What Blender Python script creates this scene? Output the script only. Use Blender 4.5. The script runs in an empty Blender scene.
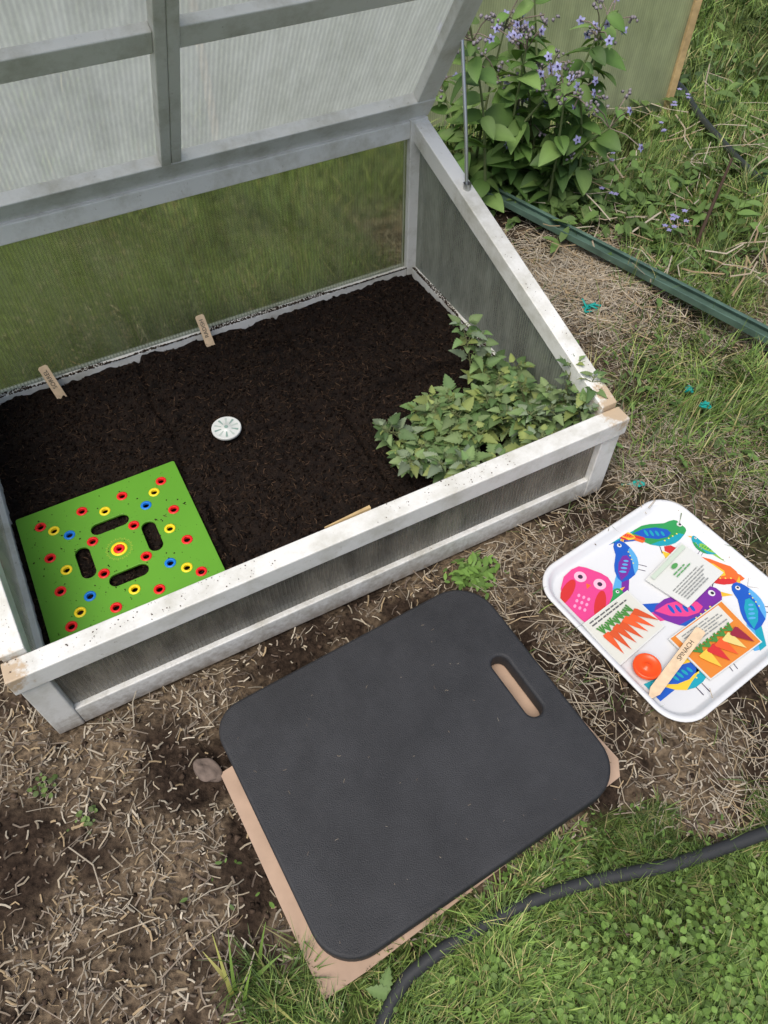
import bpy, math, numpy as np
from mathutils import Matrix, Vector
R=np.random.RandomState(7)
scene=bpy.context.scene
scene.view_settings.view_transform='Standard'
try: scene.view_settings.look='None'
except Exception: pass
scene.view_settings.exposure=0
PI=math.pi
W,D,HF,HB,T=1.303,0.92,0.25,0.522,0.035
A0=math.radians(27.86)
EX=np.array([math.cos(A0),math.sin(A0)]);EY=np.array([-EX[1],EX[0]])
O0=np.array([-0.627,0.523])
def L2W(x,y):
    return O0[0]+x*EX[0]+y*EY[0], O0[1]+x*EX[1]+y*EY[1]
def W2L(x,y):
    dx=x-O0[0];dy=y-O0[1]
    return dx*EX[0]+dy*EX[1], dx*EY[0]+dy*EY[1]
def lin(r,g,b):
    f=lambda c:(c/255/12.92) if c/255<=.04045 else ((c/255+.055)/1.055)**2.4
    return (f(r),f(g),f(b))
# ---------- noise
def vnoise(x,y,s,seed=0):
    x=np.asarray(x,float)/s+seed*17.3+1000;y=np.asarray(y,float)/s+seed*9.1+1000
    xi=np.floor(x).astype(np.int64);yi=np.floor(y).astype(np.int64);fx=x-xi;fy=y-yi
    fx=fx*fx*(3-2*fx);fy=fy*fy*(3-2*fy)
    def h(a,b):
        n=(a*374761393+b*668265263+seed*974634777)&0xffffffff
        n=((n^(n>>13))*1274126177)&0xffffffff
        return ((n^(n>>16))&0xffff)/65535.
    return (h(xi,yi)*(1-fx)+h(xi+1,yi)*fx)*(1-fy)+(h(xi,yi+1)*(1-fx)+h(xi+1,yi+1)*fx)*fy
def ss(v):
    v=np.clip(v,0,1);return v*v*(3-2*v)
# ---------- batches
class Batch:
    def __init__(s): s.V=[];s.F=[];s.C=[];s.n=0
    def add(s,V,F,C):
        V=V.reshape(-1,3);C=np.asarray(C,float).reshape(-1,3)
        s.V.append(V);s.F.append(F+s.n);s.C.append(C);s.n+=len(V)
    def build(s,name,mat,parent=None,smooth=False):
        V=np.concatenate(s.V).astype(np.float32);F=np.concatenate(s.F).astype(np.int32);C=np.concatenate(s.C)
        me=bpy.data.meshes.new(name)
        me.vertices.add(len(V));me.vertices.foreach_set('co',V.ravel())
        me.loops.add(F.size);me.loops.foreach_set('vertex_index',F.ravel())
        me.polygons.add(len(F));me.polygons.foreach_set('loop_start',np.arange(0,F.size,4,dtype=np.int32))
        try: me.polygons.foreach_set('loop_total',np.full(len(F),4,dtype=np.int32))
        except Exception: pass
        if smooth: me.polygons.foreach_set('use_smooth',np.ones(len(F),dtype=bool))
        me.update(calc_edges=True)
        at=me.color_attributes.new('tint','FLOAT_COLOR','POINT')
        at.data.foreach_set('color',np.concatenate([np.clip(C,0,1),np.ones((len(C),1))],1).astype(np.float32).ravel())
        me.materials.append(mat)
        ob=bpy.data.objects.new(name,me);scene.collection.objects.link(ob)
        if parent: ob.parent=parent
        return ob
def gridF(N,r,c):
    base=[]
    for i in range(r-1):
        for j in range(c-1):
            a=i*c+j;base.append([a,a+1,a+c+1,a+c])
    base=np.array(base)
    return (base[None]+(np.arange(N)*r*c)[:,None,None]).reshape(-1,4)
def norm(v): return v/np.maximum(np.linalg.norm(v,axis=-1,keepdims=True),1e-9)
def leaves(B,pos,d,up,L,Wd,col,curl=.2,cup=.12,shape='oval',rows=5,mid=1.25):
    N=len(pos);d=norm(d);side=norm(np.cross(d,up));n=norm(np.cross(side,d))
    t=np.linspace(0,1,rows+1)
    if shape=='oval': pr=np.sin(PI*t**.85)**.8
    elif shape=='serr':
        pr=np.sin(PI*(t*.93+.07)**.62)**.85*(1+.20*np.where(np.arange(rows+1)%2==0,-1,1));pr[-1]=0
    elif shape=='lobed':
        pr=np.interp(t,[0,.08,.18,.28,.36,.44,.53,.60,.70,.78,.88,1],[.10,.70,.98,.66,.92,.60,.78,.46,.56,.30,.28,0])
    elif shape=='round': pr=np.sin(PI*t)**.5
    elif shape=='thin': pr=np.sin(PI*(t*.9+.1))**.7
    pr=np.nan_to_num(pr);pr=np.maximum(pr,.03)
    L=np.broadcast_to(L,(N,));Wd=np.broadcast_to(Wd,(N,));curl=np.broadcast_to(curl,(N,))
    s=np.array([-1,0,1.])
    V=(pos[:,None,None,:]+d[:,None,None,:]*(L[:,None,None,None]*t[None,:,None,None])
      +side[:,None,None,:]*(s[None,None,:,None]*(Wd[:,None]*pr[None])[:,:,None,None]/2)
      +n[:,None,None,:]*((cup*np.abs(s)[None,None,:]*(Wd[:,None]*pr[None])[:,:,None]-(curl*L)[:,None,None]*(t**2)[None,:,None])[...,None]))
    C=np.broadcast_to(col[:,None,None,:],(N,rows+1,3,3)).copy();C[:,:,1]*=mid
    B.add(V,gridF(N,rows+1,3),C)
def blades(B,pos,az,L,wd,lean,col,rows=4):
    N=len(pos);t=np.linspace(0,1,rows)
    dx=np.stack([np.cos(az),np.sin(az),0*az],1);sd=np.stack([-np.sin(az+R.uniform(-.8,.8,N)),np.cos(az),0*az],1)
    up=np.array([0,0,1.])
    hz=(L*np.sin(lean))[:,None]*t**1.6
    vz=(L*np.cos(lean))[:,None]*(t-.25*t**2*np.sin(lean)[:,None])
    w=wd[:,None]*(1-t**1.5*.93)[None]
    P=pos[:,None,:]+dx[:,None,:]*hz[...,None]+up*vz[...,None]
    V=np.stack([P-sd[:,None,:]*w[...,None]/2,P+sd[:,None,:]*w[...,None]/2],2)
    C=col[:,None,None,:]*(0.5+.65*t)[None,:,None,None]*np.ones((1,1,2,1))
    B.add(V,gridF(N,rows,2),C)
def straws(B,pos,az,L,wd,pitch,col,bend=.12):
    N=len(pos);t=np.array([-.5,0,.5]);s=np.array([-1,0,1.])
    d=np.stack([np.cos(az)*np.cos(pitch),np.sin(az)*np.cos(pitch),np.sin(pitch)],1)
    sd=np.stack([-np.sin(az),np.cos(az),0*az],1);roll=R.uniform(-.5,.5,N)
    n=norm(np.cross(d,sd));sd2=sd*np.cos(roll)[:,None]+n*np.sin(roll)[:,None];n2=norm(np.cross(d,sd2))
    bd=R.normal(0,bend,N)*L
    V=(pos[:,None,None,:]+d[:,None,None,:]*(L[:,None]*t)[:,:,None,None]+sd2[:,None,None,:]*((wd[:,None]*s/2)[:,None,:,None])
       +n2[:,None,None,:]*(wd[:,None]*.35*(1-np.abs(s)))[:,None,:,None]+sd[:,None,None,:]*(bd[:,None]*(1-4*t**2))[:,:,None,None])
    C=np.broadcast_to(col[:,None,None,:],(N,3,3,3))
    B.add(V,gridF(N,3,3),C)
CUBEV=np.array([[x,y,z] for x in(-1,1) for y in(-1,1) for z in(-1,1)],float)
CUBEF=np.array([[0,1,3,2],[4,6,7,5],[0,4,5,1],[2,3,7,6],[0,2,6,4],[1,5,7,3]])
def crumbs(B,pos,sz,col,flat=1.):
    N=len(pos)
    V=CUBEV[None]*(.45+.55*R.rand(N,8,1))*sz[:,None,None]*.6
    ax=norm(R.normal(size=(N,3)));an=R.uniform(0,PI,N);K=np.zeros((N,3,3))
    K[:,0,1]=-ax[:,2];K[:,0,2]=ax[:,1];K[:,1,0]=ax[:,2];K[:,1,2]=-ax[:,0];K[:,2,0]=-ax[:,1];K[:,2,1]=ax[:,0]
    M=np.eye(3)+np.sin(an)[:,None,None]*K+(1-np.cos(an))[:,None,None]*(K@K)
    V=np.einsum('nij,nkj->nki',M,V);V[...,2]*=flat
    V+=pos[:,None,:]
    B.add(V,(CUBEF[None]+(np.arange(N)*8)[:,None,None]).reshape(-1,4),np.broadcast_to(col[:,None,:],(N,8,3)))
def catmull(P,k=8):
    P=np.array(P,float);Q=np.vstack([2*P[0]-P[1],P,2*P[-1]-P[-2]]);out=[]
    for i in range(1,len(Q)-2):
        for t in np.arange(k)/k:
            a,b,c,d=Q[i-1],Q[i],Q[i+1],Q[i+2]
            out.append(.5*((2*b)+(-a+c)*t+(2*a-5*b+4*c-d)*t*t+(-a+3*b-3*c+d)*t**3))
    out.append(P[-1]);return np.array(out)
def tube(B,P,r,col,sides=6,r2=None):
    P=np.array(P,float);n=len(P);tan=norm(np.gradient(P,axis=0))
    ref=np.array([0,0,1.]) if abs(tan[:,2]).mean()<.8 else np.array([1.,0,0])
    u=norm(np.cross(tan,ref));v=np.cross(tan,u)
    rr=np.linspace(r,r if r2 is None else r2,n)
    a=np.linspace(0,2*PI,sides+1)
    V=P[:,None,:]+(u[:,None,:]*np.cos(a)[None,:,None]+v[:,None,:]*np.sin(a)[None,:,None])*rr[:,None,None]
    B.add(V,gridF(1,n,sides+1),np.broadcast_to(np.array(col,float),(n*(sides+1),3)))
# ---------- materials
def mat(name):
    m=bpy.data.materials.new(name);m.use_nodes=True;return m,m.node_tree,m.node_tree.nodes['Principled BSDF']
def N(nt,t,**k):
    n=nt.nodes.new(t)
    for a,b in k.items(): setattr(n,a,b)
    return n
def noise_bump(nt,bsdf,scale,strength,dist,coord='Object',detail=6):
    tc=N(nt,'ShaderNodeTexCoord');no=N(nt,'ShaderNodeTexNoise');no.inputs['Scale'].default_value=scale;no.inputs['Detail'].default_value=detail
    nt.links.new(tc.outputs[coord],no.inputs['Vector'])
    b=N(nt,'ShaderNodeBump');b.inputs['Strength'].default_value=strength;b.inputs['Distance'].default_value=dist
    nt.links.new(no.outputs['Fac'],b.inputs['Height']);nt.links.new(b.outputs[0],bsdf.inputs['Normal'])
    return tc,no,b
def tint_mat(name,rough=.6,trans=0.,spec=.3,bump=None):
    m,nt,b=mat(name);a=N(nt,'ShaderNodeAttribute',attribute_name='tint')
    nt.links.new(a.outputs['Color'],b.inputs['Base Color']);b.inputs['Roughness'].default_value=rough
    b.inputs['Specular IOR Level'].default_value=spec
    if trans>0:
        tr=N(nt,'ShaderNodeBsdfTranslucent');mx=N(nt,'ShaderNodeMixShader');mx.inputs[0].default_value=trans
        g=N(nt,'ShaderNodeMixRGB',blend_type='MULTIPLY');g.inputs[0].default_value=1;g.inputs[2].default_value=(1.3,1.35,.6,1)
        nt.links.new(a.outputs['Color'],g.inputs[1]);nt.links.new(g.outputs[0],tr.inputs[0])
        nt.links.new(b.outputs[0],mx.inputs[1]);nt.links.new(tr.outputs[0],mx.inputs[2])
        nt.links.new(mx.outputs[0],nt.nodes['Material Output'].inputs[0])
    if bump: noise_bump(nt,b,*bump)
    return m
M_leaf=tint_mat('leaf',.55,.25,.35)
M_grass=tint_mat('grass_blade',.5,0,.35)
M_straw=tint_mat('straw',.75,0,.15)
M_crumb=tint_mat('crumb',.95,0,.05)
M_print=tint_mat('print',.45,0,.4)
M_plastic=tint_mat('plastic_tint',.35,0,.45,(260,.12,.001))
def simple(name,col,rough=.5,spec=.4,bump=None,metal=0,var=0.,vscale=8):
    m,nt,b=mat(name);b.inputs['Base Color'].default_value=(*col,1);b.inputs['Roughness'].default_value=rough
    b.inputs['Specular IOR Level'].default_value=spec;b.inputs['Metallic'].default_value=metal
    if bump: noise_bump(nt,b,*bump)
    if var>0:
        tc=N(nt,'ShaderNodeTexCoord');no=N(nt,'ShaderNodeTexNoise');no.inputs['Scale'].default_value=vscale;no.inputs['Detail'].default_value=6
        nt.links.new(tc.outputs['Object'],no.inputs['Vector'])
        cr=N(nt,'ShaderNodeValToRGB');e=cr.color_ramp.elements
        e[0].position=.3;e[1].position=.7;e[0].color=(*[c*(1-var) for c in col],1);e[1].color=(*[min(1,c*(1+var)) for c in col],1)
        nt.links.new(no.outputs['Fac'],cr.inputs[0]);nt.links.new(cr.outputs[0],b.inputs['Base Color'])
    return m
def paint_mat():
    m,nt,b=mat('weathered_white_paint')
    tc=N(nt,'ShaderNodeTexCoord')
    n1=N(nt,'ShaderNodeTexNoise');n1.inputs['Scale'].default_value=9;n1.inputs['Detail'].default_value=10;n1.inputs['Roughness'].default_value=.7
    n2=N(nt,'ShaderNodeTexNoise');n2.inputs['Scale'].default_value=60;n2.inputs['Detail'].default_value=8;n2.inputs['Roughness'].default_value=.75
    for n in(n1,n2): nt.links.new(tc.outputs['Object'],n.inputs['Vector'])
    r1=N(nt,'ShaderNodeValToRGB');e=r1.color_ramp.elements
    e[0].position=.32;e[0].color=(.49,.48,.42,1);e[1].position=.54;e[1].color=(.71,.71,.68,1)
    r2=N(nt,'ShaderNodeValToRGB');e=r2.color_ramp.elements
    e[0].position=.27;e[0].color=(.35,.30,.22,1);e[1].position=.38;e[1].color=(1,1,1,1)
    nt.links.new(n1.outputs['Fac'],r1.inputs[0]);nt.links.new(n2.outputs['Fac'],r2.inputs[0])
    mu=N(nt,'ShaderNodeMixRGB',blend_type='MULTIPLY');mu.inputs[0].default_value=.85
    nt.links.new(r1.outputs[0],mu.inputs[1]);nt.links.new(r2.outputs[0],mu.inputs[2])
    sx=N(nt,'ShaderNodeSeparateXYZ');nt.links.new(tc.outputs['Object'],sx.inputs[0])
    ad=N(nt,'ShaderNodeMath',operation='MULTIPLY_ADD');ad.inputs[1].default_value=.16;nt.links.new(n2.outputs['Fac'],ad.inputs[0])
    mz=N(nt,'ShaderNodeMath',operation='MULTIPLY');mz.inputs[1].default_value=-1;nt.links.new(sx.outputs['Z'],mz.inputs[0])
    nt.links.new(mz.outputs[0],ad.inputs[2])
    mr=N(nt,'ShaderNodeMapRange');mr.inputs['From Min'].default_value=.02;mr.inputs['From Max'].default_value=.085;mr.inputs['To Max'].default_value=.7
    nt.links.new(ad.outputs[0],mr.inputs['Value'])
    mx=N(nt,'ShaderNodeMixRGB');mx.inputs[2].default_value=(.16,.12,.08,1);nt.links.new(mr.outputs[0],mx.inputs[0]);nt.links.new(mu.outputs[0],mx.inputs[1])
    prev=mx
    for cx,cy,cz,rad in((W-.005,.03,HF,.055),(0.0,.01,HF,.045),(W-.01,.07,HF+.01,.04)):
        vd=N(nt,'ShaderNodeVectorMath',operation='DISTANCE');vd.inputs[1].default_value=(cx,cy,cz);nt.links.new(tc.outputs['Object'],vd.inputs[0])
        a2=N(nt,'ShaderNodeMath',operation='MULTIPLY_ADD');a2.inputs[1].default_value=.12;nt.links.new(n2.outputs['Fac'],a2.inputs[0]);nt.links.new(vd.outputs['Value'],a2.inputs[2])
        m2=N(nt,'ShaderNodeMapRange');m2.inputs['From Min'].default_value=rad+.055;m2.inputs['From Max'].default_value=rad+.035
        nt.links.new(a2.outputs[0],m2.inputs['Value'])
        x2=N(nt,'ShaderNodeMixRGB');x2.inputs[2].default_value=(.48,.37,.25,1);nt.links.new(m2.outputs[0],x2.inputs[0]);nt.links.new(prev.outputs[0],x2.inputs[1]);prev=x2
    nt.links.new(prev.outputs[0],b.inputs['Base Color']);b.inputs['Roughness'].default_value=.5
    bp=N(nt,'ShaderNodeBump');bp.inputs['Strength'].default_value=.3;bp.inputs['Distance'].default_value=.002
    nt.links.new(n2.outputs['Fac'],bp.inputs['Height']);nt.links.new(bp.outputs[0],b.inputs['Normal'])
    return m
M_paint=paint_mat()
def poly_mat(name,milk,tint,ribax='X',rough=.28,milkcol=(.75,.77,.70),dirt=.3,rib=.3,per=.0085,refr=True,dmix=.4,ribdark=.72):
    m=bpy.data.materials.new(name);m.use_nodes=True;nt=m.node_tree;nt.nodes.clear()
    out=N(nt,'ShaderNodeOutputMaterial');tc=N(nt,'ShaderNodeTexCoord');sx=N(nt,'ShaderNodeSeparateXYZ')
    nt.links.new(tc.outputs['Object'],sx.inputs[0])
    mm=N(nt,'ShaderNodeMath',operation='MULTIPLY');mm.inputs[1].default_value=2*PI/per;nt.links.new(sx.outputs[ribax],mm.inputs[0])
    si=N(nt,'ShaderNodeMath',operation='SINE');nt.links.new(mm.outputs[0],si.inputs[0])
    mr=N(nt,'ShaderNodeMapRange');mr.inputs['From Min'].default_value=-.2;mr.inputs['From Max'].default_value=1
    nt.links.new(si.outputs[0],mr.inputs['Value'])
    mp=N(nt,'ShaderNodeMapping')
    sc=[1,1,1];sc['XYZ'.index(ribax)]=3;mp.inputs['Scale'].default_value=sc;nt.links.new(tc.outputs['Object'],mp.inputs[0])
    no=N(nt,'ShaderNodeTexNoise');no.inputs['Scale'].default_value=5;no.inputs['Detail'].default_value=9;no.inputs['Roughness'].default_value=.75
    nt.links.new(mp.outputs[0],no.inputs['Vector'])
    f1=N(nt,'ShaderNodeMath',operation='MULTIPLY_ADD');f1.inputs[1].default_value=rib;f1.inputs[2].default_value=milk-.15;nt.links.new(mr.outputs[0],f1.inputs[0])
    f2=N(nt,'ShaderNodeMath',operation='MULTIPLY_ADD',use_clamp=True);f2.inputs[1].default_value=.3;nt.links.new(no.outputs['Fac'],f2.inputs[0]);nt.links.new(f1.outputs[0],f2.inputs[2])
    bump=N(nt,'ShaderNodeBump');bump.inputs['Strength'].default_value=.6;bump.inputs['Distance'].default_value=.001;nt.links.new(si.outputs[0],bump.inputs['Height'])
    tr0=N(nt,'ShaderNodeBsdfTransparent');tr0.inputs[0].default_value=(*tint,1);ms=tr0
    if refr:
        rf=N(nt,'ShaderNodeBsdfRefraction');rf.inputs['Roughness'].default_value=rough;rf.inputs['IOR'].default_value=1.12;rf.inputs['Color'].default_value=(*tint,1)
        ms=N(nt,'ShaderNodeMixShader');ms.inputs[0].default_value=.3;nt.links.new(rf.outputs[0],ms.inputs[1]);nt.links.new(tr0.outputs[0],ms.inputs[2])
    tl=N(nt,'ShaderNodeBsdfTranslucent');df=N(nt,'ShaderNodeBsdfDiffuse')
    cr=N(nt,'ShaderNodeValToRGB');e=cr.color_ramp.elements;e[0].position=.38;e[1].position=.6
    e[0].color=(*[c*(1-dirt) for c in milkcol],1);e[1].color=(*milkcol,1)
    rm=N(nt,'ShaderNodeMapRange');rm.inputs['To Min'].default_value=1.0;rm.inputs['To Max'].default_value=ribdark;rm.inputs['From Min'].default_value=-.6;rm.inputs['From Max'].default_value=1;nt.links.new(si.outputs[0],rm.inputs['Value'])
    vm=N(nt,'ShaderNodeVectorMath',operation='SCALE');nt.links.new(no.outputs['Fac'],cr.inputs[0]);nt.links.new(cr.outputs[0],vm.inputs[0]);nt.links.new(rm.outputs[0],vm.inputs['Scale'])
    nt.links.new(vm.outputs[0],tl.inputs[0]);nt.links.new(vm.outputs[0],df.inputs[0])
    md=N(nt,'ShaderNodeMixShader');md.inputs[0].default_value=dmix;nt.links.new(tl.outputs[0],md.inputs[1]);nt.links.new(df.outputs[0],md.inputs[2])
    m1=N(nt,'ShaderNodeMixShader');nt.links.new(f2.outputs[0],m1.inputs[0]);nt.links.new(ms.outputs[0],m1.inputs[1]);nt.links.new(md.outputs[0],m1.inputs[2])
    gl=N(nt,'ShaderNodeBsdfGlossy');gl.inputs['Roughness'].default_value=.12;nt.links.new(bump.outputs[0],gl.inputs['Normal'])
    fr=N(nt,'ShaderNodeFresnel');fr.inputs['IOR'].default_value=1.3
    m3=N(nt,'ShaderNodeMixShader');nt.links.new(fr.outputs[0],m3.inputs[0]);nt.links.new(m1.outputs[0],m3.inputs[1]);nt.links.new(gl.outputs[0],m3.inputs[2])
    nt.links.new(m3.outputs[0],out.inputs[0]);return m
M_pback=poly_mat('polycarbonate_wall',.12,(.95,.95,.84),'X',.2,(.66,.66,.44),.45,.22,.0085,True,.4,.6)
M_pfront=poly_mat('polycarbonate_front',.30,(.97,.95,.90),'X',.25,(.78,.71,.58),.45,.20,.0085,False,.6,.62)
M_pside=poly_mat('polycarbonate_side',.36,(.93,.94,.88),'Y',.25,(.80,.82,.70),.35,.25,.0085,False,.4,.7)
M_plid=poly_mat('polycarbonate_lid',.78,(.95,.96,.92),'X',.28,(.88,.885,.80),.16,.18,.010,False,.15,.72)
M_pfence=poly_mat('polycarbonate_fence',.55,(.95,.98,.80),'X',.3,(.86,.90,.58),.25,.2,.0085,True,.4,.8)
M_wood=simple('bare_wood',(.50,.36,.18),.7,.2,(40,.3,.002),0,.25,30)
M_marker=simple('marker_wood',(.66,.50,.33),.65,.2,(120,.15,.001),0,.12,60)
M_card=simple('cardboard',(.42,.30,.22),.85,.1,(90,.2,.001),0,.15,14)
M_dark=simple('black_ink',(.02,.02,.02),.6)
def empty(name,mw=None):
    e=bpy.data.objects.new(name,None);e.empty_display_size=.1;scene.collection.objects.link(e)
    if mw is not None: e.matrix_world=mw
    return e
def mesh_obj(name,V,F,m,parent=None,bevel=0,smooth=False):
    me=bpy.data.meshes.new(name);me.from_pydata([tuple(v) for v in V],[],F);me.update();me.materials.append(m)
    ob=bpy.data.objects.new(name,me);scene.collection.objects.link(ob)
    if parent: ob.parent=parent
    if smooth:
        for p in me.polygons: p.use_smooth=True
    if bevel:
        md=ob.modifiers.new('b','BEVEL');md.width=bevel;md.segments=2;md.limit_method='ANGLE'
    return ob
HEXF=[(0,3,2,1),(4,5,6,7),(0,1,5,4),(1,2,6,5),(2,3,7,6),(3,0,4,7)]
def hexa(name,V,m,parent,bevel=.002): return mesh_obj(name,V,HEXF,m,parent,bevel)
def box(name,x0,x1,y0,y1,z0,z1,m,parent,bevel=.0025,tf=None):
    V=[(x0,y0,z0),(x1,y0,z0),(x1,y1,z0),(x0,y1,z0),(x0,y0,z1),(x1,y0,z1),(x1,y1,z1),(x0,y1,z1)]
    if tf: V=[tf(*v) for v in V]
    return hexa(name,V,m,parent,bevel)
# ============ COLD FRAME
MW=Matrix.Translation((O0[0],O0[1],0))@Matrix.Rotation(A0,4,'Z')
cf=empty('cold_frame',MW)
box('front_bottom_rail',.05,W-.05,.002,.033,0,.062,M_paint,cf)
box('front_top_rail',-.006,W+.006,-.006,.036,HF-.048,HF,M_paint,cf)
for nm,x0,x1 in(('front_post_1',0,.05),('front_post_2',W-.05,W)):
    box(nm,x0,x1,0,.034,0,HF-.048,M_paint,cf)
box('front_panel',.052,W-.052,.014,.020,.055,HF-.046,M_pfront,cf,0)
for nm,x0,x1 in(('back_post_1',0,.05),('back_post_2',W-.05,W)):
    box(nm,x0,x1,D-.036,D,0,HB,M_paint,cf)
box('back_bottom_rail',.05,W-.05,D-.034,D-.002,0,.098,M_paint,cf)
box('back_top_rail',.05,W-.05,D-.034,D-.002,HB-.045,HB-.002,M_paint,cf)
box('back_panel',.052,W-.052,D-.020,D-.014,.09,HB-.04,M_pback,cf,0)
zt=lambda y:HF+(HB-HF)*y/D
for k,(x0,x1) in enumerate(((.003,.034),(W-.034,W-.003))):
    box(f'side_bottom_rail_{k+1}',x0,x1,.037,D-.037,0,.098,M_paint,cf)
    xa,xb=(x0-.004,x1+.006) if k==0 else (x0-.006,x1+.004)
    ya,yb=.038,D+.004
    V=[(xa,ya,zt(ya)-.045),(xb,ya,zt(ya)-.045),(xb,yb,zt(yb)-.045+.0),(xa,yb,zt(yb)-.045),(xa,ya,zt(ya)+.002),(xb,ya,zt(ya)+.002),(xb,yb,zt(yb)+.004),(xa,yb,zt(yb)+.004)]
    hexa(f'side_top_rail_{k+1}',V,M_paint,cf)
    xc=(x0+x1)/2;ya,yb=.037,D-.037
    V=[(xc-.003,ya,.09),(xc+.003,ya,.09),(xc+.003,yb,.09),(xc-.003,yb,.09),(xc-.003,ya,zt(ya)-.04),(xc+.003,ya,zt(ya)-.04),(xc+.003,yb,zt(yb)-.04),(xc-.003,yb,zt(yb)-.04)]
    hexa(f'side_panel_{k+1}',V,M_pside,cf,0)
hexa('rail_splinter',[(.60,.037,HF-.03),(.70,.037,HF-.03),(.70,.042,HF-.03),(.60,.038,HF-.03),(.60,.037,HF+.001),(.70,.037,HF+.004),(.70,.044,HF+.004),(.60,.039,HF+.001)],M_wood,cf,.001)
PHI=math.radians(57);cp,sp=math.cos(PHI),math.sin(PHI)
ltf=lambda x,s,n:(x,D+.004-s*cp-n*sp, HB+.012+s*sp-n*cp)
LL=.98
box('lid_bottom_rail',-.008,W+.008,0,.064,0,.03,M_paint,cf,.0025,ltf)
box('lid_top_rail',-.008,W+.008,LL-.06,LL,0,.03,M_paint,cf,.0025,ltf)
box('lid_stile_1',-.006,.045,.064,LL-.06,.001,.029,M_paint,cf,.0025,ltf)
box('lid_stile_2',W-.045,W+.006,.064,LL-.06,.001,.029,M_paint,cf,.0025,ltf)
box('lid_muntin',.617,.6395,.064,LL-.06,.001,.031,M_paint,cf,.0025,ltf)
box('lid_muntin_2',.6405,.664,.064,LL-.06,.001,.029,M_paint,cf,.0025,ltf)
for i,s in enumerate((.425,.735)):
    box(f'lid_crossbar_{2*i+1}',.045,.617,s-.026,s+.026,.002,.024,M_paint,cf,.0025,ltf)
    box(f'lid_crossbar_{2*i+2}',.664,W-.045,s-.026,s+.026,.002,.024,M_paint,cf,.0025,ltf)
g=mesh_obj('lid_glazing',[(x,y,-.004) for (x,y) in((0,.01),(W,.01),(W,LL-.01),(0,LL-.01))],[(0,1,2,3)],M_plid,cf)
ml=Matrix(((1,0,0,0),(0,-cp,-sp,D+.004),(0,sp,-cp,HB+.012),(0,0,0,1)));g.matrix_local=ml
M_steel=simple('galvanised_steel',(.55,.56,.56),.35,.5,None,.9)
B=Batch();tube(B,catmull([(W-.018,.66,.44),(W-.010,.70,.58),(W+.005,.775,.77)],4),.0045,(.5,.5,.5),8)
tube(B,[(W-.018,.66,.44),(W-.018,.66,.462)],.010,(.4,.4,.4),8);B.build('prop_rod',M_steel,cf,True)
# ============ SOIL in frame
SZ=.076
def soilz(x,y):
    wx=x+.022*(vnoise(x,y,.09,61)-.5);wy=y+.022*(vnoise(x,y,.09,62)-.5);gv=0
    for c0 in(.43,.83): gv=gv-.016*np.exp(-((wx-c0)/.008)**2)*ss((vnoise(x,y,.10,64)-.15)/.2)
    for c0 in(.50,): gv=gv-.016*np.exp(-((wy-c0)/.008)**2)*ss((vnoise(x,y,.10,65)-.15)/.2)
    gv=gv+.005*np.tanh((wx-.43)/.01)*(wy>.5)-.005*np.tanh((wx-.83)/.01)*(wy<.5)
    return SZ+gv+.020*(vnoise(x,y,.22,3)-.5)+.012*(vnoise(x,y,.07,4)-.5)+.010*(vnoise(x,y,.025,5)-.5)+.008*(vnoise(x,y,.011,6)-.5)
xs=np.linspace(.030,W-.030,380);ys=np.linspace(.030,D-.030,260)
X,Y=np.meshgrid(xs,ys);Z=soilz(X,Y)
V=np.stack([X,Y,Z],-1).reshape(-1,3)
def soilmat():
    m,nt,b=mat('potting_soil');tc,no,bp=noise_bump(nt,b,160,1.,.006,'Object',8)
    n2=N(nt,'ShaderNodeTexNoise');n2.inputs['Scale'].default_value=45;n2.inputs['Detail'].default_value=8;n2.inputs['Roughness'].default_value=.75;nt.links.new(tc.outputs['Object'],n2.inputs['Vector'])
    cr=N(nt,'ShaderNodeValToRGB');e=cr.color_ramp.elements;e[0].position=.35;e[1].position=.72;e[0].color=(.004,.0028,.0024,1);e[1].color=(.023,.015,.011,1)
    nt.links.new(n2.outputs['Fac'],cr.inputs[0]);nt.links.new(cr.outputs[0],b.inputs['Base Color']);b.inputs['Roughness'].default_value=.9;b.inputs['Specular IOR Level'].default_value=.15
    return m
soil=empty('potting_soil',MW)
B=Batch();B.add(V,gridF(1,260,380),np.zeros((len(V),3)));B.build('soil_surface',soilmat(),soil,True)
B=Batch()
n=36000;x=R.uniform(.036,W-.036,n);y=R.uniform(.036,D-.036,n);sz=.0012+.0048*R.rand(n)**3.2
col=np.array([.016,.0105,.008])*(.3+1.7*R.rand(n,1)**1.5)
crumbs(B,np.stack([x,y,soilz(x,y)+sz*.2],1),sz,col)
n=7000;x=R.uniform(.04,W-.04,n);y=R.uniform(.04,D-.04,n)
straws(B,np.stack([x,y,soilz(x,y)+.003],1),R.uniform(0,2*PI,n),R.uniform(.004,.018,n),R.uniform(.0006,.0014,n),R.normal(0,.25,n),np.array([.08,.05,.032])*(.25+1.2*R.rand(n,1)**2.5))
n=300;x=R.uniform(0,W,n);y=R.uniform(-.002,.034,n);k=vnoise(x,y*0,.1,8)>.35;x=x[k];y=y[k];m_=len(x);sz=.0007+.0018*R.rand(m_)**3
crumbs(B,np.stack([x,y,np.full(m_,HF+.0006)],1),sz,np.array([.07,.048,.034])*np.ones((m_,1)))
n=120;y=R.uniform(.05,D*.6,n);x=np.where(R.rand(n)<.5,R.uniform(W-.036,W,n),R.uniform(0,.036,n));sz=.0007+.0014*R.rand(n)**3
crumbs(B,np.stack([x,y,zt(y)+.003],1),sz,np.array([.07,.048,.034])*np.ones((n,1)))
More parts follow.
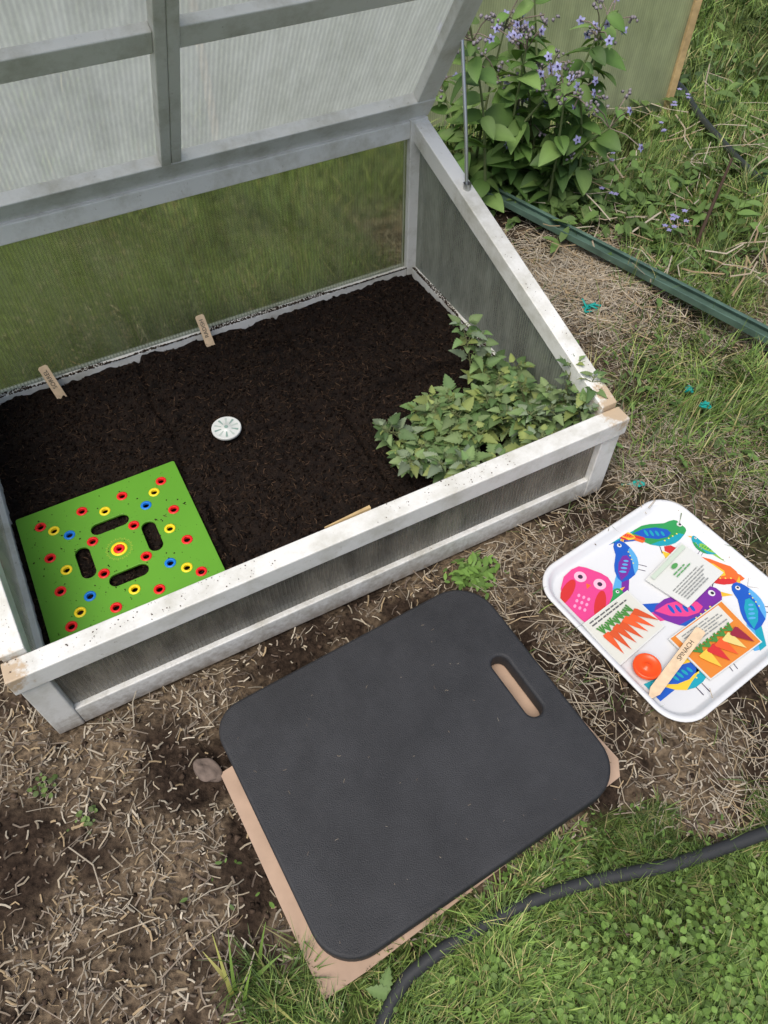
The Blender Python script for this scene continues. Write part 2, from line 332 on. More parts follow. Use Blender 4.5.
def ledge(n,ax):
    u=R.uniform(.04,(W if ax==0 else D)-.04,n);hgt=vnoise(u,u*0,.07,81+ax);q=R.rand(n)**1.5*.013*np.clip(hgt*2.2-.5,.05,1.2)
    sz=.0012+.0022*R.rand(n)**2
    if ax==0: P=np.stack([u,D-.034+q,.0985+.2*sz],1)
    else: P=np.stack([W-.034+q,u,.0985+.2*sz],1)
    crumbs(B,P,sz,np.array([.04,.027,.019])*(.6+.8*R.rand(n,1)))
ledge(2600,0);ledge(1500,1)
B.build('soil_crumbs',M_crumb,soil)
# ============ GROUND
padA=math.radians(31);pu=np.array([math.cos(padA),math.sin(padA)]);pv=np.array([-pu[1],pu[0]])
padc=np.array([.054,.484]);PU,PV=.604,.495
trA=math.radians(35);tu=np.array([math.cos(trA),math.sin(trA)]);tv=np.array([-tu[1],tu[0]]);trc=np.array([.617,.811]);TS=.430
def foot(x,y,mg=.02):
    lx,ly=W2L(x,y)
    a=ss(1-np.maximum(np.maximum(-lx,lx-W),np.maximum(-ly,ly-D))/mg)
    dx=x-padc[0];dy=y-padc[1];u=np.abs(dx*pu[0]+dy*pu[1]);v=np.abs(dx*pv[0]+dy*pv[1])
    b=ss(1-np.maximum(u-PU/2-.02,v-PV/2)/mg)
    dx=x-trc[0];dy=y-trc[1];u=np.abs(dx*tu[0]+dy*tu[1]);v=np.abs(dx*tv[0]+dy*tv[1])
    c=ss(1-np.maximum(u-TS/2+.02,v-TS/2+.02)/mg)
    return np.maximum(np.maximum(a,b),c)
def gz0(x,y):
    z=.045*(vnoise(x,y,.35,1)-.5)+.022*(vnoise(x,y,.12,2)-.5)+.014*(vnoise(x,y,.045,9)-.5)+.010*(vnoise(x,y,.02,10)-.5)
    far=ss((np.hypot(x,y)-2.5)/2)
    return z-.004+far*.03*(vnoise(x,y,1.5,12)-.5)
def gz(x,y):
    f=foot(x,y,.03);z=gz0(x,y);return z*(1-f)+(-.004)*f
def G(x,y):
    lx,ly=W2L(x,y);n=vnoise(x,y,.13,21)-.5;n2=vnoise(x,y,.05,22)-.5
    a=ss((np.minimum(.18+.42*(x+.19),.40)-y+n*.16+n2*.10)/.06)*ss((x+.24+n*.1)/.06)
    b=.70*np.exp(-(((x-.92)/.26)**2+((y-1.42)/.28)**2))*(1+1.6*n)
    b2=.35*np.exp(-(((x-.98)/.2)**2+((y-.95)/.2)**2))
    c=ss((lx-1.85+n*.4)/.25)*ss((ly-.40+n*.35)/.2)*.95
    for cx,cy,r in((1.22,2.06,.14),(.80,1.88,.13),(1.02,2.25,.06)):
        c=c*(1-.95*np.exp(-(((x-cx)/r)**2+((y-cy)/r)**2)**1.0))
    d=ss((ly-.94+n*.1)/.1)*ss((1.32-lx)/.05)
    d2=ss((ly-1.22+n*.3)/.15)
    e=ss((-lx-.25+n*.2)/.15)
    return np.clip(np.maximum.reduce([a,b,b2,c,d,d2,e]),0,1)
def axis(a,b,h,far,sgnpad=1.16):
    c=list(np.arange(a,b,h));st=h;p=b
    while p<far: c.append(p);st*=sgnpad;p+=st
    st=h;p=a-h
    lo=[]
    while p>-far: lo.append(p);st*=sgnpad;p-=st
    return np.array(lo[::-1]+c)
gx=axis(-1.0,1.35,.009,90);gy=axis(-.1,2.5,.009,90)
X,Y=np.meshgrid(gx,gy);Z=gz(X,Y);near=ss(1-(np.hypot(X,Y)-4)/6);Z=Z*near
lx,ly=W2L(X,Y);ins=(lx>.0)&(lx<W)&(ly>.0)&(ly<D);Z=np.where(ins,-.01,Z)
g_=G(X,Y)[...,None];pt=vnoise(X,Y,.16,31)[...,None]*.6+vnoise(X,Y,.04,32)[...,None]*.4
dark=np.array([.034,.024,.018]);tan=np.array([.14,.108,.076]);gr=np.array([.080,.115,.034])
C=dark+(tan-dark)*ss((pt-.30)/.4);C=C*(1-g_)+g_*gr*(.6+.7*vnoise(X,Y,.3,33)[...,None])
B=Batch();B.add(np.stack([X,Y,Z],-1),gridF(1,len(gy),len(gx)),C)
m,nt,b=mat('ground');at=N(nt,'ShaderNodeAttribute',attribute_name='tint')
tc,no,bp=noise_bump(nt,b,90,1.,.008,'Object',8)
cr=N(nt,'ShaderNodeValToRGB');e=cr.color_ramp.elements;e[0].position=.3;e[1].position=.7;e[0].color=(.35,.33,.32,1);e[1].color=(1.5,1.45,1.35,1)
nt.links.new(no.outputs['Fac'],cr.inputs[0]);mu=N(nt,'ShaderNodeMixRGB',blend_type='MULTIPLY');mu.inputs[0].default_value=1
nt.links.new(at.outputs['Color'],mu.inputs[1]);nt.links.new(cr.outputs[0],mu.inputs[2]);nt.links.new(mu.outputs[0],b.inputs['Base Color']);b.inputs['Roughness'].default_value=.95;b.inputs['Specular IOR Level'].default_value=.1
B.build('ground',m,None,True)
def scatter(n,x0,x1,y0,y1,dens):
    x=R.uniform(x0,x1,n);y=R.uniform(y0,y1,n)
    k=(R.rand(n)<dens(x,y))&(np.abs(x)<.52*(y*.605+1.114)+.35);x=x[k];y=y[k]
    lx,ly=W2L(x,y);k=~((lx>-.01)&(lx<W+.01)&(ly>-.01)&(ly<D+.01));return x[k],y[k]
def notray(x,y,mg=.0):
    dx=x-trc[0];dy=y-trc[1];u=np.abs(dx*tu[0]+dy*tu[1]);v=np.abs(dx*tv[0]+dy*tv[1])
    dx=x-padc[0];dy=y-padc[1];u2=np.abs(dx*pu[0]+dy*pu[1]);v2=np.abs(dx*pv[0]+dy*pv[1])
    return ~((u<TS/2+mg)&(v<TS/2+mg)) & ~((u2<PU/2+.01+mg)&(v2<PV/2+mg))
STR=np.array([[.44,.37,.27],[.36,.31,.24],[.27,.22,.17],[.52,.46,.36],[.20,.16,.12],[.13,.10,.078],[.40,.30,.18]])
B=Batch()
def sdens(x,y):
    p=vnoise(x,y,.16,31)*.6+vnoise(x,y,.04,32)*.4
    return (1-.75*G(x,y))*(.18+.82*ss((p-.30)/.3))
x,y=scatter(66000,-1.1,1.6,-.1,2.5,sdens);k=notray(x,y,-.01);x=x[k];y=y[k];n=len(x)
L=.007+.026*R.rand(n)**1.8;wd=.0012+.0026*R.rand(n)
straws(B,np.stack([x,y,gz(x,y)+.002+.006*R.rand(n)],1),R.uniform(0,2*PI,n),L,wd,R.normal(0,.25,n),STR[R.randint(0,7,n)]*(.42+.62*R.rand(n,1)))
x,y=scatter(2600,-1.1,1.7,0,2.6,sdens);k=notray(x,y,.01);x=x[k];y=y[k];n=len(x)
straws(B,np.stack([x,y,gz(x,y)+.008+.006*R.rand(n)],1),R.uniform(0,2*PI,n),R.uniform(.04,.11,n),R.uniform(.0012,.0026,n),R.normal(0,.10,n),STR[R.randint(0,5,n)]*(.6+.4*R.rand(n,1)),.2)
x,y=scatter(15000,.05,1.5,.35,2.0,lambda x,y:np.clip((vnoise(x,y,.11,71)*1.6-.45),.08,1)*ss((W2L(x,y)[0]-.75)/.3));k=notray(x,y,-.004);x=x[k];y=y[k];n=len(x)
straws(B,np.stack([x,y,gz(x,y)+.006+.012*R.rand(n)],1),vnoise(x,y,.15,72)*3*PI+R.normal(0,.7,n),R.uniform(.02,.075,n),R.uniform(.0008,.002,n),R.normal(0,.15,n),STR[[0,3,6,1]][R.randint(0,4,n)]*(.5+.5*R.rand(n,1)),.25)
n=2600;x=R.normal(.60,.13,n);y=R.normal(1.98,.13,n);lx,ly=W2L(x,y);k=lx>W+.02;x=x[k];y=y[k];n=len(x)
straws(B,np.stack([x,y,gz(x,y)+.004+.02*R.rand(n)],1),R.uniform(0,2*PI,n),R.uniform(.03,.13,n),R.uniform(.001,.003,n),R.normal(0,.15,n),STR[[0,3,6,1]][R.randint(0,4,n)]*(.7+.5*R.rand(n,1)),.25)
n=300;x=R.uniform(.5,1.9,n);y=R.uniform(1.9,3.2,n)
straws(B,np.stack([x,y,gz(x,y)+.03+.05*R.rand(n)],1),R.uniform(0,2*PI,n),R.uniform(.06,.22,n),R.uniform(.0025,.006,n),R.normal(0,.3,n),STR[[0,3,6]][R.randint(0,3,n)]*.75,.15)
B.build('straw_mulch',M_straw)
B=Batch();x,y=scatter(20000,-1.1,1.6,-.1,2.6,lambda x,y:.9-.7*G(x,y));n=len(x);sz=.0015+.009*R.rand(n)**3.5
crumbs(B,np.stack([x,y,gz(x,y)+sz*.2],1),sz,np.array([.052,.036,.026])*(.4+1.6*R.rand(n,1)));B.build('soil_clods',M_crumb)
# grass
GC=np.array([[.12,.20,.042],[.165,.25,.055],[.09,.155,.036],[.22,.29,.075],[.07,.12,.034],[.33,.30,.13]])
B=Batch()
def grassreg(n,x0,x1,y0,y1,l0,l1,w0,w1,dens=G,lean=.6,bright=1):
    x,y=scatter(n,x0,x1,y0,y1,dens);k=notray(x,y,.006);x=x[k];y=y[k];n=len(x)
    clump=vnoise(x,y,.06,41)
    L=(l0+(l1-l0)*R.rand(n))*(.55+.9*clump)
    c=GC[np.minimum((R.rand(n)**1.3*6).astype(int),5)]*(.7+.6*R.rand(n,1))*(.55+.9*vnoise(x,y,.2,42))[:,None]*bright
    az=vnoise(x,y,.12,43)*4*PI+R.normal(0,.9,n)
    blades(B,np.stack([x,y,gz(x,y)-.003],1),az,L,R.uniform(w0,w1,n),np.abs(R.normal(lean,.35,n)),c)
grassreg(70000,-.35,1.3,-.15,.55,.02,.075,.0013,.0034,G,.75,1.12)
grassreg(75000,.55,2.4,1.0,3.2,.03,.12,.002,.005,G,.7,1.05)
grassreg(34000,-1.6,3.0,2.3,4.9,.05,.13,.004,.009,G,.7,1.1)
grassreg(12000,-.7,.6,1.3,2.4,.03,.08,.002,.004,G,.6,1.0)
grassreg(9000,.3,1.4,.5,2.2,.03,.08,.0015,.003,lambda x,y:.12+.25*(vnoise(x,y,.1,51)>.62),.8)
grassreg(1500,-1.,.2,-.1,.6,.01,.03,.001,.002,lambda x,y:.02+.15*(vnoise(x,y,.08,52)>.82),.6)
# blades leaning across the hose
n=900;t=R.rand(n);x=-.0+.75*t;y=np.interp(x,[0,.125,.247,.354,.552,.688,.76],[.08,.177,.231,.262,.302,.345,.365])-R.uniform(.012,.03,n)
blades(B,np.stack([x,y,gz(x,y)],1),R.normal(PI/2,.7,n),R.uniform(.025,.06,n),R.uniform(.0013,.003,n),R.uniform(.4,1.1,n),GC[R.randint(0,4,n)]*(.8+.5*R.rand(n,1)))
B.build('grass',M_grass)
B=Batch()
def patch(n,cx,cy,rx,ry,Ls,shape,colr,h=.02):
    x=R.normal(cx,rx,n);y=R.normal(cy,ry,n);k=notray(x,y,.01);x=x[k];y=y[k];lx,ly=W2L(x,y);k=~((lx>-.02)&(lx<W+.02)&(ly>-.02)&(ly<D+.02));x=x[k];y=y[k];n=len(x)
    z=gz(x,y)+.004+h*R.rand(n);az=R.uniform(0,2*PI,n)
    d=np.stack([np.cos(az),np.sin(az),R.normal(.15,.3,n)],1);up=np.stack([R.normal(0,.25,n),R.normal(0,.25,n),np.ones(n)],1)
    L=Ls*(.6+.8*R.rand(n));leaves(B,np.stack([x,y,z],1),d,up,L,L*(.85 if shape=='round' else .45),np.array(colr)*(.6+.8*R.rand(n,1)),.15,.1,shape,4 if shape!='serr' else 7,1.1)
patch(1500,.56,.13,.10,.06,.011,'round',(.15,.25,.055),.032)
patch(900,.30,.10,.08,.04,.010,'round',(.16,.26,.06),.032)
patch(700,.72,.22,.08,.04,.011,'round',(.15,.24,.055),.032)
patch(800,.25,.30,.2,.04,.012,'thin',(.11,.19,.04))
patch(170,.20,.885,.025,.02,.022,'thin',(.13,.23,.05))
patch(20,-.62,.42,.012,.01,.010,'round',(.12,.18,.05))
patch(18,-.53,.36,.012,.01,.009,'round',(.12,.18,.05))
patch(330,.90,2.38,.16,.12,.05,'oval',(.12,.20,.055),.08)
patch(220,.62,2.34,.10,.08,.05,'oval',(.12,.19,.06),.06)
patch(160,.95,2.05,.10,.08,.03,'serr',(.11,.19,.055),.04)
patch(350,1.4,2.9,.3,.3,.06,'oval',(.12,.19,.055),.08)
patch(220,.85,1.45,.15,.12,.025,'thin',(.11,.19,.05),.02)
B.build('clover_weeds',M_leaf)
# ============ KNEELING PAD
def rrect(cx,cy,w,h,r,n=10):
    P=[];r=r if hasattr(r,'__len__') else[r]*4
    for (sx,sy,a0,rr) in((1,1,0,r[0]),(-1,1,90,r[1]),(-1,-1,180,r[2]),(1,-1,270,r[3])):
        for i in range(n+1):
            a=math.radians(a0+90*i/n);P.append((cx+sx*(w/2-rr)+rr*math.cos(a),cy+sy*(h/2-rr)+rr*math.sin(a)))
    return P
def circ(cx,cy,r,n=20): return [(cx+r*math.cos(2*PI*i/n),cy+r*math.sin(2*PI*i/n)) for i in range(n)]
def plate(name,loops,thick,bev,mw,m,parent=None,bres=3):
    cu=bpy.data.curves.new(name,'CURVE');cu.dimensions='2D';cu.fill_mode='BOTH';cu.extrude=max(thick/2-bev,1e-4);cu.bevel_depth=bev;cu.bevel_resolution=bres;cu.offset=-bev
    for lp in loops:
        s=cu.splines.new('POLY');s.points.add(len(lp)-1)
        for p,q in zip(s.points,lp): p.co=(q[0],q[1],0,1)
        s.use_cyclic_u=True
    tmp=bpy.data.objects.new('tmp',cu);scene.collection.objects.link(tmp);dg=bpy.context.evaluated_depsgraph_get()
    me=bpy.data.meshes.new_from_object(tmp.evaluated_get(dg));bpy.data.objects.remove(tmp);me.name=name
    me.materials.clear();me.materials.append(m);ob=bpy.data.objects.new(name,me);scene.collection.objects.link(ob)
    if parent: ob.parent=parent
    ob.matrix_local=mw;return ob
def foam():
    m,nt,b=mat('foam');tc=N(nt,'ShaderNodeTexCoord');v=N(nt,'ShaderNodeTexNoise');v.inputs['Scale'].default_value=480;v.inputs['Detail'].default_value=2;nt.links.new(tc.outputs['Object'],v.inputs['Vector'])
    n=N(nt,'ShaderNodeTexNoise');n.inputs['Scale'].default_value=7;n.inputs['Detail'].default_value=12;n.inputs['Roughness'].default_value=.78;nt.links.new(tc.outputs['Object'],n.inputs['Vector'])
    cr=N(nt,'ShaderNodeValToRGB');e=cr.color_ramp.elements;e[0].position=.3;e[1].position=.75;e[0].color=(.013,.0138,.016,1);e[1].color=(.036,.037,.041,1)
    nt.links.new(n.outputs['Fac'],cr.inputs[0]);nt.links.new(cr.outputs[0],b.inputs['Base Color']);b.inputs['Roughness'].default_value=.6;b.inputs['Specular IOR Level'].default_value=.4
    bp=N(nt,'ShaderNodeBump');bp.inputs['Strength'].default_value=.8;bp.inputs['Distance'].default_value=.0014;nt.links.new(v.outputs['Fac'],bp.inputs['Height']);nt.links.new(bp.outputs[0],b.inputs['Normal']);return m
pm=Matrix.Translation((padc[0],padc[1],.031))@Matrix.Rotation(padA,4,'Z')
kp=empty('kneeling_pad',pm)
plate('foam_body',[rrect(0,0,PU,PV,(.085,.06,.075,.075)),rrect(.236,-.003,.036,.140,.0179)],.042,.006,Matrix(),foam(),kp)
B=Batch();n=40;x=R.uniform(-.28,.20,n);y=R.uniform(-.22,.22,n)
straws(B,np.stack([x,y,np.full(n,.0222)],1),R.uniform(0,6,n),R.uniform(.002,.008,n),R.uniform(.0005,.001,n),np.zeros(n),STR[R.randint(0,5,n)]*.7);B.build('debris',M_straw,kp)
cm=Matrix.Translation((padc[0],padc[1],.0055))@Matrix.Rotation(padA-.01,4,'Z')
plate('cardboard_sheet',[[(-.329,.15),(-.326,-.262),(-.25,-.262),(.31,-.232),(.330,-.205),(.318,-.08),(.26,.07),(-.2,.16)]],.004,.0005,cm,M_card)
# ============ TRAY
tray=empty('serving_tray')
M_mel=simple('melamine',(.66,.67,.68),.22,.5)
def ring(s,z,rad):
    return [(trc[0]+p[0]*tu[0]+p[1]*tv[0],trc[1]+p[0]*tu[1]+p[1]*tv[1],z) for p in rrect(0,0,TS*s,TS*s,rad,10)]
prof=[(.88,.006,.050),(.90,.008,.053),(.94,.022,.060),(.955,.0255,.064),(.985,.0265,.068),(1.0,.025,.070),(1.0,.022,.070),(.955,.021,.062),(.935,.016,.058),(.90,.002,.053),(.88,.001,.050)]
V=[];nr=44
for s,z,r in prof: V+=ring(s,z,r)
F=[[i*nr+j,i*nr+(j+1)%nr,(i+1)*nr+(j+1)%nr,(i+1)*nr+j] for i in range(len(prof)-1) for j in range(nr)]
F=[f[::-1] for f in F]
F.append(list(range(nr)));F.append(list(range((len(prof)-1)*nr,len(prof)*nr))[::-1])
mesh_obj('tray_body',V,F,M_mel,tray,0,True)
def clampt(p):
    dx=p[0]-trc[0];dy=p[1]-trc[1];u=dx*tu[0]+dy*tu[1];v=dx*tv[0]+dy*tv[1];q=TS*.43
    u=max(-q,min(q,u));v=max(-q,min(q,v))
    k=abs(u)+abs(v);lim=q*1.78
    if k>lim: u*=lim/k;v*=lim/k
    return (trc[0]+u*tu[0]+v*tv[0],trc[1]+u*tu[1]+v*tv[1])
class Poly:
    def __init__(s,cl=False):s.V=[];s.F=[];s.C=[];s.cl=cl
    def add(s,P,z,c,f=None):
        n=len(s.V)
        for p in P:
            if f: p=f(*p)
            if s.cl: p=clampt(p)
            s.V.append((p[0],p[1],z))
            s.C.append((*c,1))
        s.F.append(list(range(n,n+len(P))))
    def build(s,name,m,parent):
        ob=mesh_obj(name,s.V,s.F,m,parent);at=ob.data.color_attributes.new('tint','FLOAT_COLOR','POINT')
        at.data.foreach_set('color',np.array(s.C,np.float32).ravel());return ob
def ell(cx,cy,a,b,an=0,n=22):
    ca,sa=math.cos(an),math.sin(an);return [(cx+a*math.cos(t)*ca-b*math.sin(t)*sa,cy+a*math.cos(t)*sa+b*math.sin(t)*ca) for t in np.linspace(0,2*PI,n,endpoint=False)]
P=Poly(True);zc=[.0066]
def bird(cx,cy,an,s,c1,c2,c3,fl=1,tail=1.):
    z=zc[0];zc[0]+=.0001
    ca,sa=math.cos(an),math.sin(an);f=lambda x,y:(cx+s*(x*ca-fl*y*sa),cy+s*(x*sa+fl*y*ca))
    tx=lambda x:x if x>-.5 else -.4+(x+.4)*tail
    P.add([(tx(-.95),.02),(tx(-.85),.12),(-.3,.14),(-.3,-.1),(tx(-.9),-.08)],z,c3,f)
    P.add([(tx(-.95),-.12),(-.35,.0),(-.28,-.16),(tx(-.8),-.26)],z+.0001,c2,f)
    body=[(-.45,-.03),(-.38,.09),(-.22,.2),(-.05,.25),(.12,.27),(.25,.29),(.36,.35),(.46,.395),(.56,.40),(.65,.36),(.70,.29),(.70,.22),(.66,.12),(.6,.02),(.50,-.10),(.38,-.2),(.24,-.26),(.05,-.29),(-.12,-.26),(-.3,-.17)]
    P.add(body,z+.0003,c1,f)
    P.add([(.38,-.2),(.24,-.26),(.05,-.29),(-.12,-.26),(.05,-.18),(.3,-.08),(.5,.05),(.6,.02),(.50,-.10)],z+.00035,c3,f)
    P.add([(-.42,.0),(-.2,.12),(.05,.17),(.28,.13),(.34,.04),(.25,-.06),(.05,-.12),(-.2,-.1)],z+.0005,c2,f)
    for k in range(4): P.add(ell(-.16+.11*k,.02,.030,.085-.008*k,.35,14),z+.0007,c3,f)
    P.add(ell(.55,.27,.055,.055,0,14),z+.0006,(.66,.66,.66),f);P.add(ell(.56,.27,.028,.028,0,10),z+.0008,(.02,.02,.03),f)
    P.add([(.70,.29),(.88,.22),(.69,.20)],z+.0004,(.80,.42,.03),f)
    for k in range(4): P.add(ell(.18+.09*k,-.15+.06*k,.018,.018,0,8),z+.0006,(.7,.6,.1),f)
    for k in(0,.14): P.add([(.05+k,-.27),(.065+k,-.27),(.09+k,-.46),(.07+k,-.46)],z,(.05,.04,.08),f)
d8=lambda r,g_,b_:lin(r*.93,g_*.93,b_*.93)
blue=d8(30,90,190);grn=d8(50,155,85);teal=d8(30,160,180);pink=d8(228,70,140);pur=d8(120,45,155);org=d8(238,110,45);yel=d8(240,200,60);red=d8(210,50,50);lime=d8(135,195,70);sky_=d8(90,170,225)
bird(.625,.995,-.05,.115,grn,blue,teal,1,1.3)
bird(.540,.905,1.15,.095,blue,pur,sky_)
bird(.495,.800,.75,.07,grn,teal,lime)
bird(.640,.795,.05,.14,pur,pink,blue,1,1.2)
bird(.725,.900,-.6,.11,org,yel,red)
bird(.790,.790,1.35,.10,blue,teal,sky_)
bird(.605,.645,.45,.115,yel,blue,teal,1,1.2)
bird(.735,.955,2.6,.055,teal,lime,grn,-1)
bird(.690,.690,.3,.09,red,org,yel)
bird(.560,.990,2.9,.045,yel,org,red,-1)
ow=lambda x,y:(.442+.092*(x*math.cos(-.45)-y*math.sin(-.45)),.842+.092*(x*math.sin(-.45)+y*math.cos(-.45)))
z=.0079
P.add([(-.25,-.85),(-.48,-.55),(-.58,-.2),(-.60,.15),(-.52,.45),(-.36,.60),(-.18,.64),(.18,.64),(.36,.60),(.52,.45),(.60,.15),(.58,-.2),(.48,-.55),(.25,-.85),(0,-.95)],z,pink,ow)
for sx in(-1,1):
    P.add(ell(.24*sx,.32,.15,.15),z+.0002,d8(245,190,212),ow);P.add(ell(.24*sx,.32,.06,.06),z+.0004,(.05,.02,.05),ow);P.add(ell(.40*sx,-.22,.13,.40,.12*sx),z+.0002,red,ow)
P.add([(-.06,.2),(.06,.2),(0,.05)],z+.0005,org,ow)
for k in range(3):
    for j in(-.12,0,.12): P.add(ell(j,-.2-.16*k,.035,.05,0,8),z+.0003,d8(245,160,200),ow)
P.build('bird_print',M_print,tray)
def packet(name,cs,items,z,tilt=0):
    cs=np.array(cs);e=empty(name);a,b_,c,d=cs
    f=lambda u,v:tuple(a+(b_-a)*u+(d-a)*v+(a-b_+c-d)*u*v)
    th=.003;V=[(p[0],p[1],z) for p in cs]+[(p[0],p[1],z+th) for p in cs]
    cc=cs.mean(0);V.append((cc[0],cc[1],z+th+.0005))
    mesh_obj('paper',V,[(0,1,2,3),(0,4,5,1),(1,5,6,2),(2,6,7,3),(3,7,4,0),(4,8,5),(5,8,6),(6,8,7),(7,8,4)],M_paper,e)
    Q=Poly()
    for i,(pl,col) in enumerate(items): Q.add(pl,z+th+.0007+.0001*i,col,f)
    Q.build('printed_art',M_print,e)
    return e
M_paper=simple('packet_paper',(.62,.63,.60),.5,.3)
def rc(u0,u1,v0,v1):return[(u0,v0),(u1,v0),(u1,v1),(u0,v1)]
gy_=(.25,.26,.25)
def lines(u0,u1,v0,v1,n,col=gy_):
    out=[]
    for i in range(n):
        v=v0+(v1-v0)*i/n;u=u0;e_=u0+(u1-u0)*(.7+.3*R.rand())
        while u<e_:
            w_=min(R.uniform(.05,.13),e_-u);out.append((rc(u,u+w_*.85,v,v+(v1-v0)/n*.42),col));u+=w_
    return out
def carrot(u,v,an,l,w,c):
    ca,sa=math.cos(an),math.sin(an);g=lambda x,y:(u+x*ca-y*sa,v+x*sa+y*ca)
    o=[([g(0,-w),g(.1*l,-w*1.15),g(.5*l,-.7*w),g(l,0),g(.5*l,.7*w),g(.1*l,w*1.15),g(0,w)],c)]
    for k in(-.5,0,.5): o.append(([g(0,-.2*w),g(-.35*l,k*w*2-.3*w),g(-.35*l,k*w*2+.3*w),g(0,.2*w)],(.06,.22,.04)))
    return o
oc=d8(235,95,45)
packet('seed_packet',[(.575,.867),(.678,.966),(.752,.885),(.652,.797)],lines(.1,.9,.55,.92,6)+lines(.35,.75,.34,.48,2,(.1,.3,.1))+[(rc(.06,.94,.05,.14),(.50,.58,.48)),(ell(.5,.24,.07,.05),(.08,.3,.08))],.0115)
it=[(rc(.03,.97,.03,.97),(.60,.60,.54))]+lines(.1,.9,.06,.2,2,(.1,.1,.1))
for k in range(7): it+=carrot(.18+.10*k,.40+.03*(k%2),1.45-.07*k+.12,.5,.055,tuple(np.array(oc)*(.75+.3*R.rand())))
packet('seed_packet.001',[(.418,.756),(.530,.840),(.592,.752),(.478,.660)],it,.0115)
it=[(rc(.02,.98,.02,.98),d8(225,135,50)),(rc(.1,.9,.04,.42),(.62,.61,.55))]+lines(.16,.84,.1,.38,5)
for k,c in enumerate((d8(240,195,70),red,oc,d8(230,210,130),d8(150,40,60))): it+=carrot(.2+.14*k,.55,1.45-.05*k,.4,.075,c)
packet('seed_packet.002',[(.592,.722),(.728,.815),(.785,.715),(.655,.630)],it,.0115)
def text_child(body,size,mw,m,parent):
    cu=bpy.data.curves.new('t','FONT');cu.body=body;cu.size=size;cu.align_x='CENTER';cu.align_y='CENTER';cu.extrude=.00015
    tmp=bpy.data.objects.new('tmp',cu);scene.collection.objects.link(tmp);dg=bpy.context.evaluated_depsgraph_get()
    me=bpy.data.meshes.new_from_object(tmp.evaluated_get(dg));bpy.data.objects.remove(tmp);me.materials.clear();me.materials.append(m)
    ob=bpy.data.objects.new('lettering',me);scene.collection.objects.link(ob);ob.parent=parent;ob.matrix_local=mw;return ob
def marker(name,mw,L,w,word):
    e=empty(name,mw)
    lp=[(-L/2,-w*.12),(-L/2+.02,-w/2),(L/2-.004,-w/2),(L/2,-w/2+.004),(L/2,w/2-.004),(L/2-.004,w/2),(-L/2+.02,w/2),(-L/2,w*.12)]
    plate('blade',[lp],.003,.0005,Matrix(),M_marker,e)
    text_child(word,w*.62,Matrix.Translation((L*.18,0,.0018)),M_dark,e);return e
marker('plant_marker',Matrix.Translation((.590,.662,.026))@Matrix.Rotation(math.radians(47),4,'Z')@Matrix.Rotation(-.05,4,'Y'),.20,.022,'SPINACH')
for nm,lx,ly,wd_,tl in(('plant_marker.001',.222,.852,'SORREL',-.16),('plant_marker.002',.627,.860,'RADISH',-.06)):
    rot=Matrix(((0,-1,0,0),(0,0,-1,0),(1,0,0,0),(0,0,0,1)))
    mw=MW@Matrix.Translation((lx,ly,.108))@Matrix.Rotation(tl,4,'Y')@Matrix.Rotation(-.40,4,'X')@rot
    marker(nm,mw,.115,.024,wd_)
def lathe(name,prof,m,parent,mw,n=28):
    V=[];F=[]
    for r,z in prof:
        for i in range(n): V.append((r*math.cos(2*PI*i/n),r*math.sin(2*PI*i/n),z))
    for i in range(len(prof)-1):
        for j in range(n): F.append((i*n+j,i*n+(j+1)%n,(i+1)*n+(j+1)%n,(i+1)*n+j))
    F.append(list(range((len(prof)-1)*n,len(prof)*n)));F.append(list(range(n))[::-1])
    ob=mesh_obj(name,V,F,m,parent,0,True);ob.matrix_local=mw;return ob
M_org=simple('orange_plastic',lin(235,78,20),.3,.5)
oc_=empty('plastic_seed_cap',Matrix.Translation((.530,.655,.016)))
lathe('cap_body',[(.0,0),(.026,0),(.028,.004),(.028,.012),(.0255,.014),(.023,.012),(.014,.009),(.008,.010),(.006,.013),(.0,.0135)],M_org,oc_,Matrix())
dz=SZ+.010
dial=empty('plastic_seed_dial',MW@Matrix.Translation((.556,.530,dz+.004))@Matrix.Rotation(.06,4,'X'))
lathe('dial_body',[(.001,-.006),(.034,-.006),(.036,-.002),(.036,.003),(.0345,.0045),(.032,.0035),(.012,.0035),(.010,.006),(.001,.0065)],simple('white_plastic',(.66,.68,.66),.3,.5),dial,Matrix(),36)
Q=Poly();gcol=(.25,.36,.32)
for k in range(10):
    a=2*PI*k/10;f=lambda x,y,a=a:(x*math.cos(a)-y*math.sin(a),x*math.sin(a)+y*math.cos(a))
    Q.add([(.013,-.0012),(.029,-.003),(.030,0),(.029,.003),(.013,.0012)],.0042,gcol if k%2 else (.45,.52,.48),f)
Q.add(circ(0,0,.005),.0072,gcol);Q.build('printed_scale',M_print,dial)
